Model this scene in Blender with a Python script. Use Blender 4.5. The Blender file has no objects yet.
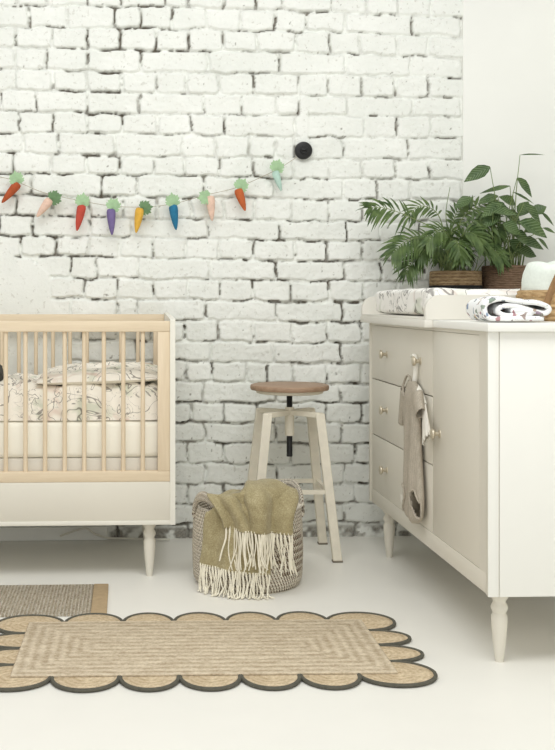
import bpy, bmesh, math, random
import numpy as np
from mathutils import Vector, Matrix, noise as mnoise
random.seed(7)
R = math.radians
scene = bpy.context.scene
COL = scene.collection

# ------------------------------------------------------------------ camera
FPX, HCAM, YAW = 1042.0, 0.95, R(2.5)
cam = bpy.data.cameras.new('camera')
cam.sensor_fit = 'VERTICAL'; cam.sensor_height = 36.0; cam.sensor_width = 36.0
cam.lens = FPX / 750 * 36.0
cam.shift_x = (277.5 - 170.5) / 750
cam.shift_y = (302.0 - 375.0) / 750
cam.clip_start = 0.05
cam_o = bpy.data.objects.new('camera', cam)
cam_o.location = (0, 0, HCAM)
cam_o.rotation_euler = (R(90), 0, -YAW)
COL.objects.link(cam_o)
scene.camera = cam_o

# ------------------------------------------------------------------ world, lights, exposure
world = bpy.data.worlds.new('world'); scene.world = world
world.use_nodes = True
bgn = world.node_tree.nodes['Background']
bgn.inputs[0].default_value = (1.0, 0.983, 0.95, 1)
bgn.inputs[1].default_value = 0.55

def area_light(name, loc, target, sx, sy, power, color):
    l = bpy.data.lights.new(name, 'AREA'); l.shape = 'RECTANGLE'; l.size = sx; l.size_y = sy
    l.energy = power; l.color = color
    o = bpy.data.objects.new(name, l); COL.objects.link(o)
    o.location = loc
    o.rotation_euler = (Vector(target) - Vector(loc)).to_track_quat('-Z', 'Y').to_euler()
    return o
area_light('added_overhead_light', (0.1, 1.55, 3.3), (0.25, 2.9, 0.0), 2.8, 1.3, 78, (0.985, 1.0, 0.985))  # added overhead key, no known opening: brightens the floor and rakes the bricks
area_light('window_daylight', (0.3, -1.6, 1.9), (0.3, 3.6, 0.8), 2.6, 1.8, 40, (0.99, 1.0, 0.98))
area_light('side_window_daylight', (-2.6, 1.6, 2.0), (0.4, 3.8, 1.2), 1.6, 1.6, 14, (1.0, 0.98, 0.94))

vs = scene.view_settings
vs.view_transform = 'Standard'; vs.look = 'None'; vs.gamma = 1.0; vs.use_curve_mapping = False
vs.exposure = -0.29

# ------------------------------------------------------------------ helpers
def lin(r, g, b):
    f = lambda c: (c / 255 / 12.92) if c / 255 <= 0.04045 else ((c / 255 + 0.055) / 1.055) ** 2.4
    return (f(r), f(g), f(b), 1)

def seen(px, py, Y):
    """room point on the vertical plane at depth Y"""
    s, c = math.sin(YAW), math.cos(YAW)
    u = (px - 170.5) / FPX; v = -(py - 302.0) / FPX
    t = Y / (-u * s + c)
    return Vector(((u * c + s) * t, Y, HCAM + v * t))

class NT:
    def __init__(self, name, rough=0.6):
        self.m = bpy.data.materials.new(name); self.m.use_nodes = True
        self.t = self.m.node_tree; self.n = self.t.nodes
        self.b = self.n['Principled BSDF']; self.b.inputs['Roughness'].default_value = rough
        self.b.inputs['Specular IOR Level'].default_value = 0.3
    def node(self, typ, **kw):
        nd = self.n.new(typ)
        for k, v in kw.items():
            if k.startswith('_'): setattr(nd, k[1:], v)
            else: nd.inputs[k.replace('__', ' ')].default_value = v
        return nd
    def link(self, a, b): self.t.links.new(a, b)
    def coords(self, kind='Object', scale=(1, 1, 1), rot=(0, 0, 0)):
        tc = self.n.new('ShaderNodeTexCoord'); mp = self.n.new('ShaderNodeMapping')
        mp.inputs['Scale'].default_value = scale; mp.inputs['Rotation'].default_value = rot
        self.link(tc.outputs[kind], mp.inputs[0]); return mp.outputs[0]
    def noise(self, vec, scale, detail=3, rough=0.55, dist=0.0):
        nd = self.node('ShaderNodeTexNoise', Scale=scale, Detail=detail, Roughness=rough, Distortion=dist)
        if vec is not None: self.link(vec, nd.inputs['Vector'])
        return nd.outputs['Fac']
    def ramp(self, fac, stops):
        nd = self.n.new('ShaderNodeValToRGB'); e = nd.color_ramp.elements
        while len(e) < len(stops): e.new(0.5)
        for q, (p, c) in zip(e, stops): q.position = p; q.color = c if len(c) == 4 else (*c, 1)
        self.link(fac, nd.inputs[0]); return nd.outputs[0]
    def math(self, op, a, b=None, c=None):
        nd = self.n.new('ShaderNodeMath'); nd.operation = op
        for i, v in enumerate((a, b, c)):
            if v is None: continue
            if isinstance(v, (int, float)): nd.inputs[i].default_value = v
            else: self.link(v, nd.inputs[i])
        return nd.outputs[0]
    def mix(self, fac, a, b):
        nd = self.n.new('ShaderNodeMix'); nd.data_type = 'RGBA'
        for i, v in ((0, fac), (6, a), (7, b)):
            if isinstance(v, (int, float, tuple)): nd.inputs[i].default_value = v
            else: self.link(v, nd.inputs[i])
        return nd.outputs[2]
    def color(self, c):
        if isinstance(c, tuple): self.b.inputs['Base Color'].default_value = c
        else: self.link(c, self.b.inputs['Base Color'])
    def bump(self, h, strength=0.3, dist=0.002):
        nd = self.node('ShaderNodeBump', Strength=strength, Distance=dist)
        self.link(h, nd.inputs['Height']); self.link(nd.outputs[0], self.b.inputs['Normal'])

def plain(name, c, rough=0.5, nz=None, var=0.06, bump=0.0, metal=0.0):
    t = NT(name, rough)
    t.b.inputs['Metallic'].default_value = metal
    v = t.coords()
    f = t.noise(v, nz or 14, 4)
    lo = tuple(x * (1 - var) for x in c[:3]) + (1,); hi = tuple(min(1, x * (1 + var)) for x in c[:3]) + (1,)
    t.color(t.ramp(f, [(0.3, lo), (0.7, hi)]))
    if bump: t.bump(t.noise(v, (nz or 14) * 12, 3), bump, 0.002)
    return t.m

class MB:
    """collects shapes into one mesh"""
    def __init__(self): self.v = []; self.f = []; self.uv = {}
    def add(self, vs, fs, uvs=None):
        o = len(self.v); self.v += [tuple(x) for x in vs]
        for i, f in enumerate(fs):
            if uvs: self.uv[len(self.f)] = [uvs[k] for k in f]
            self.f.append(tuple(o + k for k in f))
    def box(self, x0, x1, y0, y1, z0, z1, bev=0.0, seg=2):
        bm = bmesh.new(); bmesh.ops.create_cube(bm, size=1)
        for v in bm.verts:
            v.co = (x0 + (v.co.x + .5) * (x1 - x0), y0 + (v.co.y + .5) * (y1 - y0), z0 + (v.co.z + .5) * (z1 - z0))
        if bev: bmesh.ops.bevel(bm, geom=list(bm.edges), offset=bev, segments=seg, profile=0.5, affect='EDGES')
        self.bm(bm)
    def bm(self, bm):
        bm.verts.index_update()
        self.add([v.co.copy() for v in bm.verts], [[v.index for v in f.verts] for f in bm.faces]); bm.free()
    def lathe(self, prof, loc=(0, 0, 0), n=24, axis=(0, 0, 1), sx=1, sy=1):
        q = Vector((0, 0, 1)).rotation_difference(Vector(axis)).to_matrix(); L = Vector(loc)
        vs = []; fs = []
        for r, z in prof:
            for k in range(n):
                a = 2 * math.pi * k / n
                vs.append(L + q @ Vector((r * math.cos(a) * sx, r * math.sin(a) * sy, z)))
        for i in range(len(prof) - 1):
            for k in range(n):
                fs.append((i * n + k, i * n + (k + 1) % n, (i + 1) * n + (k + 1) % n, (i + 1) * n + k))
        fs.append(tuple(range(n - 1, -1, -1))); fs.append(tuple((len(prof) - 1) * n + k for k in range(n)))
        self.add(vs, fs)
    def tube(self, pts, r, n=8, cap=True, ry=None, up=None, closed=False):
        pts = [Vector(p) for p in pts]; m = len(pts)
        rad = r if isinstance(r, (list, tuple)) else [r] * m
        vs = []; fs = []; prev = None
        for i, p in enumerate(pts):
            a = pts[(i - 1) % m] if (closed or i > 0) else p
            b = pts[(i + 1) % m] if (closed or i < m - 1) else p
            t = (b - a).normalized()
            if up is not None: s = Vector(up).cross(t)
            elif prev is None: s = t.orthogonal()
            else: s = prev - t * prev.dot(t)
            s.normalize(); prev = s; w = t.cross(s)
            for k in range(n):
                an = 2 * math.pi * k / n + (math.pi / n if n == 4 else 0)
                vs.append(p + s * (rad[i] * math.cos(an)) + w * ((ry or rad[i]) * math.sin(an)))
        for i in range(m if closed else m - 1):
            j = (i + 1) % m
            for k in range(n):
                fs.append((i * n + k, i * n + (k + 1) % n, j * n + (k + 1) % n, j * n + k))
        if cap and not closed:
            fs.append(tuple(range(n - 1, -1, -1))); fs.append(tuple((m - 1) * n + k for k in range(n)))
        self.add(vs, fs)
    def prism(self, poly, d, flip=False):
        """poly: 3D outline, d: extrusion vector"""
        n = len(poly); d = Vector(d); P = [Vector(p) for p in poly]
        vs = P + [p + d for p in P]
        fs = [tuple(range(n)), tuple(range(2 * n - 1, n - 1, -1))]
        for k in range(n): fs.append((k, (k + 1) % n + 0, n + (k + 1) % n, n + k))
        self.add(vs, fs)
    def grid(self, fn, nu, nv, closed=False, skip=None):
        vs = []; uvs = []
        for j in range(nv + 1):
            for i in range(nu + (0 if closed else 1)):
                vs.append(fn(i / nu, j / nv)); uvs.append((i / nu, j / nv))
        w = nu if closed else nu + 1; fs = []
        o = len(self.v); self.v += [tuple(p) for p in vs]
        for j in range(nv):
            for i in range(nu):
                if skip and skip((i + .5) / nu, (j + .5) / nv): continue
                i2 = (i + 1) % w if closed else i + 1
                f = (j * w + i, j * w + i2, (j + 1) * w + i2, (j + 1) * w + i)
                self.uv[len(self.f)] = [(i / nu, j / nv), ((i + 1) / nu, j / nv), ((i + 1) / nu, (j + 1) / nv), (i / nu, (j + 1) / nv)]
                self.f.append(tuple(o + k for k in f))
    def build(self, name, mat, parent=None, smooth=True, angle=40, solid=0.0, off=0.0, sub=0, recalc=True):
        me = bpy.data.meshes.new(name); me.from_pydata(self.v, [], self.f)
        if self.uv:
            ul = me.uv_layers.new(name='UVMap')
            for p in me.polygons:
                if p.index in self.uv:
                    for li, q in zip(p.loop_indices, self.uv[p.index]): ul.data[li].uv = q
        if recalc:
            bm = bmesh.new(); bm.from_mesh(me)
            bmesh.ops.recalc_face_normals(bm, faces=bm.faces[:]); bm.to_mesh(me); bm.free()
        if smooth:
            me.polygons.foreach_set('use_smooth', [True] * len(me.polygons))
            me.set_sharp_from_angle(angle=R(angle))
        me.materials.append(mat)
        o = bpy.data.objects.new(name, me); COL.objects.link(o)
        if parent is not None:
            o.parent = parent
            o.matrix_parent_inverse = Matrix.Translation(-parent.location) if parent.type == 'EMPTY' else Matrix.Identity(4)
        if solid:
            md = o.modifiers.new('thickness', 'SOLIDIFY'); md.thickness = solid; md.offset = off
        if sub:
            md = o.modifiers.new('smooth', 'SUBSURF'); md.levels = sub; md.render_levels = sub
        return o

def tag(o, label, cat, group=None, kind=None):
    if label: o['label'] = label
    if cat: o['category'] = cat
    if group: o['group'] = group
    if kind: o['kind'] = kind
    return o
def thing(name, loc, label, cat, group=None):
    o = bpy.data.objects.new(name, None); COL.objects.link(o); o.location = loc
    o.empty_display_size = 0.1
    return tag(o, label, cat, group)

def nz(p, s=1.0, seed=0): return mnoise.noise(Vector(p) * s + Vector((seed * 17.3, seed * 5.1, seed * 9.7)))
def smooth01(x): x = max(0, min(1, x)); return x * x * (3 - 2 * x)
def bez(pts, n):
    """Catmull-Rom through the points"""
    P = [Vector(p) for p in pts]; P = [P[0] * 2 - P[1]] + P + [P[-1] * 2 - P[-2]]; out = []
    m = len(P) - 3
    for i in range(n + 1):
        t = i / n * m; k = min(int(t), m - 1); t -= k; a, b, c, d = P[k:k + 4]
        out.append(0.5 * ((2 * b) + (c - a) * t + (2 * a - 5 * b + 4 * c - d) * t * t + (3 * b - a - 3 * c + d) * t ** 3))
    return out

# ------------------------------------------------------------------ materials
def mat_brick():
    t = NT('painted_brick', 0.75)
    at = t.n.new('ShaderNodeAttribute'); at.attribute_name = 'bare'
    v = t.coords()
    n1 = t.noise(v, 5, 4); n2 = t.noise(v, 60, 4, 0.65); n3 = t.noise(v, 140, 2)
    base = t.ramp(n1, [(0.3, lin(232, 234, 228)), (0.7, lin(242, 243, 238))])
    spots = t.ramp(n2, [(0.60, (0, 0, 0)), (0.66, (1, 1, 1))])
    base = t.mix(t.math('MULTIPLY', spots, 0.34), base, lin(170, 165, 152))
    bare = t.ramp(n3, [(0.3, lin(72, 66, 58)), (0.7, lin(136, 127, 112))])
    fac = t.math('MULTIPLY', at.outputs['Fac'], t.ramp(t.noise(v, 45, 3), [(0.25, (.55, .55, .55)), (0.55, (1, 1, 1))]))
    t.color(t.mix(fac, base, bare))
    t.bump(t.noise(v, 90, 5, 0.7), 0.55, 0.005)
    return t.m
def mat_wood(name, c0, c1, axis='X', scale=1.0, rough=0.5):
    t = NT(name, rough)
    sc = {'X': (1.2, 22, 22), 'Z': (22, 22, 1.2), 'Y': (22, 1.2, 22)}[axis]
    v = t.coords(scale=sc)
    a = t.noise(v, 2.2 * scale, 5, 0.6, 0.4); b = t.noise(v, 9 * scale, 3)
    f = t.math('ADD', t.math('MULTIPLY', a, 0.7), t.math('MULTIPLY', b, 0.3))
    t.color(t.ramp(f, [(0.32, c0), (0.68, c1)]))
    t.bump(f, 0.12, 0.001)
    return t.m
def mat_print(name, ground, scale, line=lin(95, 82, 74), tints=True, kind=0):
    """cream cloth with fine drawn outlines and faint tints"""
    t = NT(name, 0.9)
    v = t.coords(scale=(scale,) * 3)
    a = t.noise(v, 1.0, 2, 0.5, 1.2)
    l1 = t.ramp(a, [(0.0, (0, 0, 0)), (0.478, (0, 0, 0)), (0.488, (1, 1, 1)), (0.506, (1, 1, 1)), (0.516, (0, 0, 0))])
    b = t.noise(v, 2.3, 2, 0.5, 0.8)
    l2 = t.ramp(b, [(0.0, (0, 0, 0)), (0.44, (0, 0, 0)), (0.455, (1, 1, 1)), (0.47, (0, 0, 0))])
    gate = t.ramp(t.noise(v, 0.7, 1), [(0.45, (0, 0, 0)), (0.55, (1, 1, 1))])
    ln = t.math('MAXIMUM', l1, t.math('MULTIPLY', l2, gate))
    c = ground
    if tints:
        g = t.ramp(t.noise(v, 0.9, 2, 0.5, 0.6), [(0.56, (0, 0, 0)), (0.66, (1, 1, 1))])
        c = t.mix(t.math('MULTIPLY', g, 0.5), c, lin(176, 186, 160))
        v2 = t.coords(scale=(scale * 1.1,) * 3, rot=(0.5, 0.9, 0.3))
        p = t.ramp(t.noise(v2, 0.9, 2, 0.5, 0.6), [(0.58, (0, 0, 0)), (0.68, (1, 1, 1))])
        c = t.mix(t.math('MULTIPLY', p, 0.45), c, lin(190, 150, 130))
    c = t.mix(t.math('MULTIPLY', ln, 0.66), c, line)
    t.color(c)
    t.bump(t.noise(t.coords(), 350, 2), 0.15, 0.001)
    return t.m

M = {}
M['brick'] = mat_brick()
M['plaster'] = plain('white_plaster', lin(240, 240, 235), 0.8, 3, 0.015, 0.06)
M['floor'] = plain('white_floor_paint', lin(238, 236, 229), 0.42, 2.2, 0.025, 0.03)
M['cream'] = plain('cream_lacquer', lin(224, 219, 206), 0.42, 5, 0.01)
M['white'] = plain('white_lacquer', lin(238, 237, 231), 0.42, 5, 0.01)
M['edge'] = plain('pale_lacquer_edge', lin(233, 230, 219), 0.45, 5, 0.01)
M['oak_x'] = mat_wood('pale_oak_along', lin(216, 197, 168), lin(231, 214, 188), 'X')
M['oak_z'] = mat_wood('pale_oak_upright', lin(216, 197, 168), lin(231, 214, 188), 'Z')
M['seatwood'] = mat_wood('brown_seat_wood', lin(140, 113, 91), lin(180, 152, 128), 'X')
M['black'] = plain('black_metal', lin(30, 30, 30), 0.4, 20, 0.05)
M['stoolpaint'] = plain('cream_metal_paint', lin(228, 221, 204), 0.45, 30, 0.05, 0.05)
M['traypaint'] = plain('tray_lacquer', lin(228, 225, 216), 0.45, 5, 0.01)
M['footpad'] = plain('grey_foot_plastic', lin(128, 120, 106), 0.6, 20, 0.03)
M['brass'] = plain('brushed_nickel', lin(206, 196, 176), 0.34, 30, 0.03, 0, 0.6)
M['sheet'] = plain('white_sheet', lin(243, 239, 226), 0.9, 8, 0.02, 0.2)
M['bedbase'] = plain('pale_grey_bed_base', lin(214, 208, 196), 0.6, 8, 0.02)
M['duvet'] = mat_print('animal_print_cotton', lin(240, 234, 222), 11, lin(70, 60, 54))
M['padprint'] = mat_print('animal_print_pad', lin(246, 244, 239), 10, lin(72, 64, 60))
M['plush'] = plain('dark_grey_plush', lin(92, 92, 88), 0.95, 60, 0.35, 0.8)
M['string'] = plain('natural_string', lin(170, 160, 140), 0.9, 60, 0.1)
M['cable'] = plain('white_cable_plastic', lin(222, 219, 208), 0.5, 10, 0.02)

# ================================================================== SETTING
WX0, WX1, WZ1, WY = -1.5, 1.372, 2.38, 4.18
def value_noise(x, z, scale, seed):
    rs = np.random.RandomState(seed); L = rs.rand(256, 256)
    u = x / scale + 50.37; w = z / scale + 50.81
    i = np.floor(u).astype(int); j = np.floor(w).astype(int); fu = u - i; fw = w - j
    fu = fu * fu * (3 - 2 * fu); fw = fw * fw * (3 - 2 * fw)
    g = lambda a, b: L[a % 256, b % 256]
    return (g(i, j) * (1 - fu) + g(i + 1, j) * fu) * (1 - fw) + (g(i, j + 1) * (1 - fu) + g(i + 1, j + 1) * fu) * fw
def fbm(x, z, scale, seed, octv=4):
    s = 0; a = 1; t = 0
    for o in range(octv): s = s + a * value_noise(x, z, scale / 2 ** o, seed + o); t += a; a *= .55
    return s / t

ROWS = [(-58, -56, -52, -46), (-37, -35, -31, -25), (-16, -14, -10, -4),
 (5, 7, 11, 18), (26, 28.5, 31, 36.6), (47, 50.5, 53, 57.6), (69, 72, 74, 77), (90, 93, 95.5, 98), (111.5, 113.5, 115.5, 117.6),
 (132.6, 134.5, 137, 138), (153, 156, 158.5, 160), (173, 175.5, 179, 179.5), (194.5, 197, 199.5, 201), (215, 218.5, 221.5, 221.5),
 (235.5, 237.5, 241, 241), (256, 258, 261.5, 261), (277, 279, 281, 281), (297.5, 299.5, 302, 302), (319, 320, 322, 322),
 (340, 341, 342.5, 342), (360.5, 361, 363.5, 363), (381, 381, 384, 384), (402, 403, 403, 403), (422, 422.5, 423, 423),
 (442, 442, 443.5, 444), (463, 463.5, 464, 464), (484, 484, 484, 484), (505, 505, 503, 503), (525, 524, 522, 522), (549, 549, 549, 549)]
JOINTS = {3: [16, 48, 88, 122, 164, 189, 223, 255, 283, 332, 366, 398, 432], 4: [29, 68, 115, 140, 173, 206, 241, 275, 306, 346, 412],
 5: [16, 52, 88, 120, 156, 189, 223, 258, 295, 330, 360, 396, 429], 6: [15, 46, 88, 141, 208, 279, 346, 411],
 7: [16, 52, 87, 122, 155, 186, 219, 253, 298, 329, 362, 396, 429], 8: [36, 87, 140, 204, 241, 276, 299, 347, 413],
 9: [19, 52, 87, 122, 157, 191, 225, 296, 364, 397, 430], 10: [58, 115, 183, 215, 250, 276, 294, 343, 408],
 11: [14, 50, 87, 120, 153, 185, 219, 253, 292, 329, 362, 395, 429], 12: [31, 101, 137, 203, 273, 343, 376, 411],
 13: [17, 52, 89, 122, 157, 191, 224, 254, 292, 328, 362, 396, 430], 14: [33, 89, 133, 208, 280, 347, 381, 420],
 15: [22, 55, 89, 120, 153, 186, 220, 254, 295, 327, 362, 397, 430], 16: [71, 97, 138, 210, 277, 345, 381, 425],
 17: [50, 84, 118, 153, 187, 219, 253, 291, 329, 363, 397, 432], 18: [69, 117, 137, 205, 276, 342, 410],
 19: [50, 83, 119, 150, 185, 219, 253, 293, 327, 362, 396, 430], 20: [67, 137, 210, 274, 341, 411],
 21: [84, 118, 153, 187, 213, 246, 267, 292, 327, 362, 396, 430], 22: [67, 137, 203, 276, 340, 411],
 23: [84, 118, 153, 191, 223, 256, 291, 326, 362, 396, 430], 24: [67, 137, 205, 276, 342, 411],
 25: [84, 118, 153, 188, 224, 256, 291, 326, 356, 396, 430], 26: [67, 137, 205, 276, 344, 411],
 27: [84, 118, 153, 188, 224, 256, 291, 326, 356, 396, 430], 28: [67, 137, 205, 276, 344, 411], 29: [84, 118, 153, 188, 224, 256, 291, 326, 356, 396, 430]}

def build_brick_wall():
    step = 0.004
    xs = np.linspace(WX0, WX1, int((WX1 - WX0) / step) + 1); zs = np.linspace(0, WZ1, int(WZ1 / step) + 1)
    X, Z = np.meshgrid(xs, zs)
    pxx = np.array([seen(p, 300, WY).x for p in (0, 160, 310, 460)])
    wx = X + (fbm(X, Z, .05, 1, 3) - .5) * .022; wz = Z + (fbm(X, Z, .06, 11, 3) - .5) * .019
    def bound(r):
        zz = [seen(p, r[i], WY).z for i, p in enumerate((0, 160, 310, 460))]
        return np.interp(X, pxx, zz)
    rs = np.random.RandomState(5)
    d = np.full(X.shape, -.02); slit = np.zeros(X.shape); lift = np.zeros(X.shape)
    for r in range(1, len(ROWS)):
        zt, zb = bound(ROWS[r - 1]), bound(ROWS[r])
        inrow = (wz <= zt) & (wz > zb)
        if r in JOINTS: js = [seen(p, 300, WY).x for p in JOINTS[r]]
        else: js = list(np.arange(-.5 + .13 * (r % 2), 1.37, .27))
        first = js[0]
        while first > WX0 - .1: first -= .27 if r % 2 else .14; js.insert(0, first)
        js.append(WX1 + (.012 if r % 2 else -.004) if WX1 - js[-1] > .03 else WX1 + .05)
        for a, b in zip(js[:-1], js[1:]):
            m = inrow & (wx >= a) & (wx < b)
            # neighbouring bricks differ in inset and in how far they stand out
            il, ir, it, ib = rs.uniform(.002, .0065), rs.uniform(.002, .0065), rs.uniform(.002, .0065), rs.uniform(.002, .0065)
            dx = np.minimum(wx - a - il, b - ir - wx); dz = np.minimum(zt - it - wz, wz - zb - ib)
            k = 260.
            dd = -np.log(np.exp(-k * np.clip(dx, -.05, .2)) + np.exp(-k * np.clip(dz, -.05, .2))) / k
            d[m] = dd[m]
            lift[m] = rs.uniform(-.0025, .003) + ((X - (a + b) / 2) * rs.uniform(-.02, .02) + (Z - (zt + zb) / 2) * rs.uniform(-.05, .05))[m]
            lo = rs.rand()
            # open cracks at the left joint and below the brick
            if lo < .5:
                wdt = rs.uniform(.0028, .0052); c0, c1 = sorted(rs.uniform(0, 1, 2)); c0, c1 = (0, 1) if rs.rand() < .5 else (c0 * .5, .5 + c1 * .5)
                fr = (wz - zb) / np.maximum(zt - zb, 1e-4)
                s = (np.abs(wx - a - .001) < wdt) & (wz <= zt - .004) & (wz > zb + .002) & (fr > c0) & (fr < c1)
                slit[s] = np.maximum(slit[s], rs.uniform(.6, 1))
            if rs.rand() < .8:
                c0 = rs.uniform(a, b); c1 = c0 + rs.uniform(.04, .2); wdt = rs.uniform(.0020, .0040)
                s = (np.abs(wz - zb - .002) < wdt * (.5 + fbm(X, Z, .05, 33, 2))) & (X > c0) & (X < min(c1, b))
                slit[s] = np.maximum(slit[s], rs.uniform(.4, 1))
    low = np.clip((.82 - Z) / .45, 0, 1)                       # the foot of the wall has lost more of its paint
    n_big = fbm(X, Z, .22, 51, 3); n_mid = fbm(X, Z, .035, 61, 3)
    rec = .0068 + .012 * np.clip(n_big - .3, 0, 1) + .004 * low
    prof = np.clip((d + .0008) / .0042, 0, 1); prof = prof * prof * (3 - 2 * prof)
    h = lift * prof - rec * (1 - prof)
    gap = np.clip((.001 - d) / .003, 0, 1)
    crack = (fbm(X, Z, .045, 71, 3) - .5)
    open_joint = gap * np.clip((n_big - (.555 - .12 * low)) / .06, 0, 1) * np.clip((n_mid - .45) / .08, 0, 1)
    n_fine = fbm(X, Z, .018, 141, 3)
    slit = np.maximum(slit * np.clip((n_mid * .6 + n_fine * .4 - .40) / .10, 0, 1), open_joint)
    h -= slit * .014
    h += (fbm(X, Z, .05, 81, 4) - .5) * .006 + (fbm(X, Z, .014, 91, 2) - .5) * .0030
    chips = (fbm(X, Z, .016, 101, 2) > (.90 - .05 * low)); h[chips] -= .002
    bare = np.clip(slit * (.35 + 1.1 * n_mid), 0, 1)
    bare = np.maximum(bare, .8 * np.clip(low * 1.3, 0, 1) * gap * np.clip((n_mid - .38) / .12, 0, 1))
    bare = np.maximum(bare, chips * .7)
    bare = np.maximum(bare, .26 * gap * np.clip((n_mid - .36) / .2, 0, 1))
    # worn strip along the floor
    foot = np.clip((.055 - Z) / .02, 0, 1) * np.clip((fbm(X, Z, .05, 111, 3) - .40) / .12, 0, 1)
    bare = np.maximum(bare, foot * .8); h -= foot * .006
    # smooth plaster over the bricks behind the cot
    edge = np.interp(Z, [0, .05, .30, .55, .80, .95, 1.03, 1.10, 1.155, 1.2], [-.04, -.05, -.20, -.225, -.215, -.275, -.27, -.33, -.47, -2])
    pm = np.clip((edge + (fbm(X, Z, .08, 121, 3) - .5) * .05 - X) / .02, 0, 1)
    h = h * (1 - pm) + pm * (.0015 + (fbm(X, Z, .2, 131, 3) - .5) * .003); bare *= (1 - pm)
    # plastered-in conduit rising from the black wall switch
    xc = seen(304, 120, WY).x; cm = np.clip(1 - np.abs(X - xc) / .022, 0, 1) * np.clip((Z - 1.55) / .02, 0, 1) * np.clip((1.79 - Z) / .03, 0, 1)
    cm = np.clip(cm * 2.5, 0, 1); h = h * (1 - cm) + cm * .004; bare *= (1 - cm)
    # ragged end against the plaster
    Yv = WY - h
    nxg, nzg = len(xs), len(zs)
    co = np.stack([X, Yv, Z], -1).reshape(-1, 3).astype(np.float32)
    idx = np.arange(nxg * nzg).reshape(nzg, nxg)
    q = np.stack([idx[:-1, :-1], idx[:-1, 1:], idx[1:, 1:], idx[1:, :-1]], -1).reshape(-1, 4)
    # solid back, so that the wall has its thickness
    nb = len(co)
    back = np.array([(WX0, WY + .2, 0), (WX1, WY + .2, 0), (WX1, WY + .2, WZ1), (WX0, WY + .2, WZ1)], np.float32)
    co = np.concatenate([co, back])
    me = bpy.data.meshes.new('wall_back')
    me.from_pydata(co.tolist(), [], q.tolist() + [[nb + 3, nb + 2, nb + 1, nb]])
    at = me.attributes.new('bare', 'FLOAT', 'POINT')
    at.data.foreach_set('value', np.concatenate([bare.reshape(-1), np.zeros(4)]).astype(np.float32))
    me.polygons.foreach_set('use_smooth', [True] * len(me.polygons))
    me.materials.append(M['brick'])
    o = bpy.data.objects.new('wall_back', me); COL.objects.link(o)
    tag(o, 'white painted old brick wall with dark cracked joints', 'wall', kind='structure')
build_brick_wall()

b = MB(); b.box(WX1, 1.97, WY - .004, WY + .2, 0, WZ1)
tag(b.build('wall_rear', M['plaster']), 'smooth white plaster wall to the right of the bricks', 'wall', kind='structure')
b = MB(); b.box(1.77, 1.97, -2.2, WY - .004, 0, WZ1)  # added just out of view, keeps the floor under the dresser dark
tag(b.build('wall_right_unseen', M['plaster']), 'unseen white side wall added behind the dresser to darken the floor under it', 'wall', kind='structure')
b = MB(); b.box(-3.2, 1.97, -2.2, WY + .2, -.05, 0)
tag(b.build('floor', M['floor']), 'white painted floor', 'floor', kind='structure')
b = MB(); b.box(1.19, 1.68, 3.993, WY - .004, .975, .992, .002)
tag(b.build('trim_1', M['white']), 'narrow white ledge on the wall behind the changing tray', 'ledge', kind='structure')
b = MB(); b.box(-1.5, -.07, WY - .022, WY - .006, 0, .055, .006)
tag(b.build('baseboard_back', M['plaster']), 'low plastered skirting behind the cot', 'baseboard', kind='structure')

# ================================================================== COT
LEGP = [(.0, .0), (.023, .0), (.0235, -.012), (.0172, -.021), (.0165, -.026), (.0218, -.036), (.0224, -.042), (.0172, -.053), (.0190, -.059),
        (.0215, -.064), (.0205, -.09), (.017, -.13), (.0125, -.168), (.0105, -.183)]
def leg_profile(h, k=1.0):
    p = [(r * k, z * h / .183) for r, z in LEGP[1:]]
    p[-1] = (p[-1][0], -h); return p[::-1]
CX0, CX1, CY0, CY1 = -1.055, .172, 3.56, 4.135
cot = thing('cot', (-.44, 3.85, 0), 'pale oak and cream barred baby cot on turned legs against the brick wall', 'cot')
def end_panel(xa, xb):
    b = MB()
    prof = [(CY0, .188), (CY1, .188), (CY1, .905), (CY1 - .012, .909), (CY0 + .012, .892), (CY0, .887)]
    b.prism([(xa, y, z) for y, z in prof], (xb - xa, 0, 0)); b.build('end_panel', M['edge'], cot, angle=30)
end_panel(CX1 - .018, CX1); end_panel(CX0, CX0 + .018)
xi0, xi1 = CX0 + .018, CX1 - .018
for (ya, yb, zt) in ((CY0 + .004, CY0 + .034, .885), (CY1 - .034, CY1 - .004, .902)):
    ra = MB(); ra.box(xi0, xi1, ya, yb, zt - .037, zt, .003); ra.build('top_rail', M['oak_x'], cot)
    rb = MB(); rb.box(xi0, xi1, ya, yb, .335, .371, .003); rb.build('bottom_rail', M['oak_x'], cot)
    for xa in (xi0, xi1 - .042):
        p = MB(); p.box(xa, xa + .042, ya + .001, yb - .001, .371, zt - .037, .002); p.build('post', M['oak_z'], cot)
    x = .061
    ym = (ya + yb) / 2
    while x > xi0 + .06:
        p = MB(); p.lathe([(.0075, .371), (.0075, zt - .037)], (x - (.01 if ya > 3.9 else 0), ym, 0), 12); p.build('bar', M['oak_z'], cot)
        x -= .0668
b = MB(); b.box(xi0, xi1, CY0 + .003, CY0 + .021, .203, .335, .0015); b.build('front_panel', M['cream'], cot)
b = MB(); b.box(xi0, xi1, CY1 - .021, CY1 - .003, .203, .335, .0015); b.build('back_panel', M['cream'], cot)
b = MB(); b.box(xi0, xi1, CY0, CY1, .188, .203, .002); b.build('bottom_shelf', M['edge'], cot)
b = MB(); b.box(xi0 + .002, xi1 - .002, CY0 + .036, CY1 - .036, .29, .411, .004); b.build('bed_base', M['bedbase'], cot)
for (x, y) in ((.085, 3.617), (.085, 4.075), (-.965, 3.617), (-.965, 4.075)):
    b = MB(); b.lathe(leg_profile(.188, .98), (x, y, .188), 24); b.build('leg', M['cream'], cot)

# mattress with its sheet
b = MB(); b.box(xi0 + .006, xi1 - .006, CY0 + .042, CY1 - .042, .411, .540, .022, 4)
mt = tag(b.build('mattress', M['sheet']), 'white mattress lying in the cot on its grey base', 'mattress')
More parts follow.
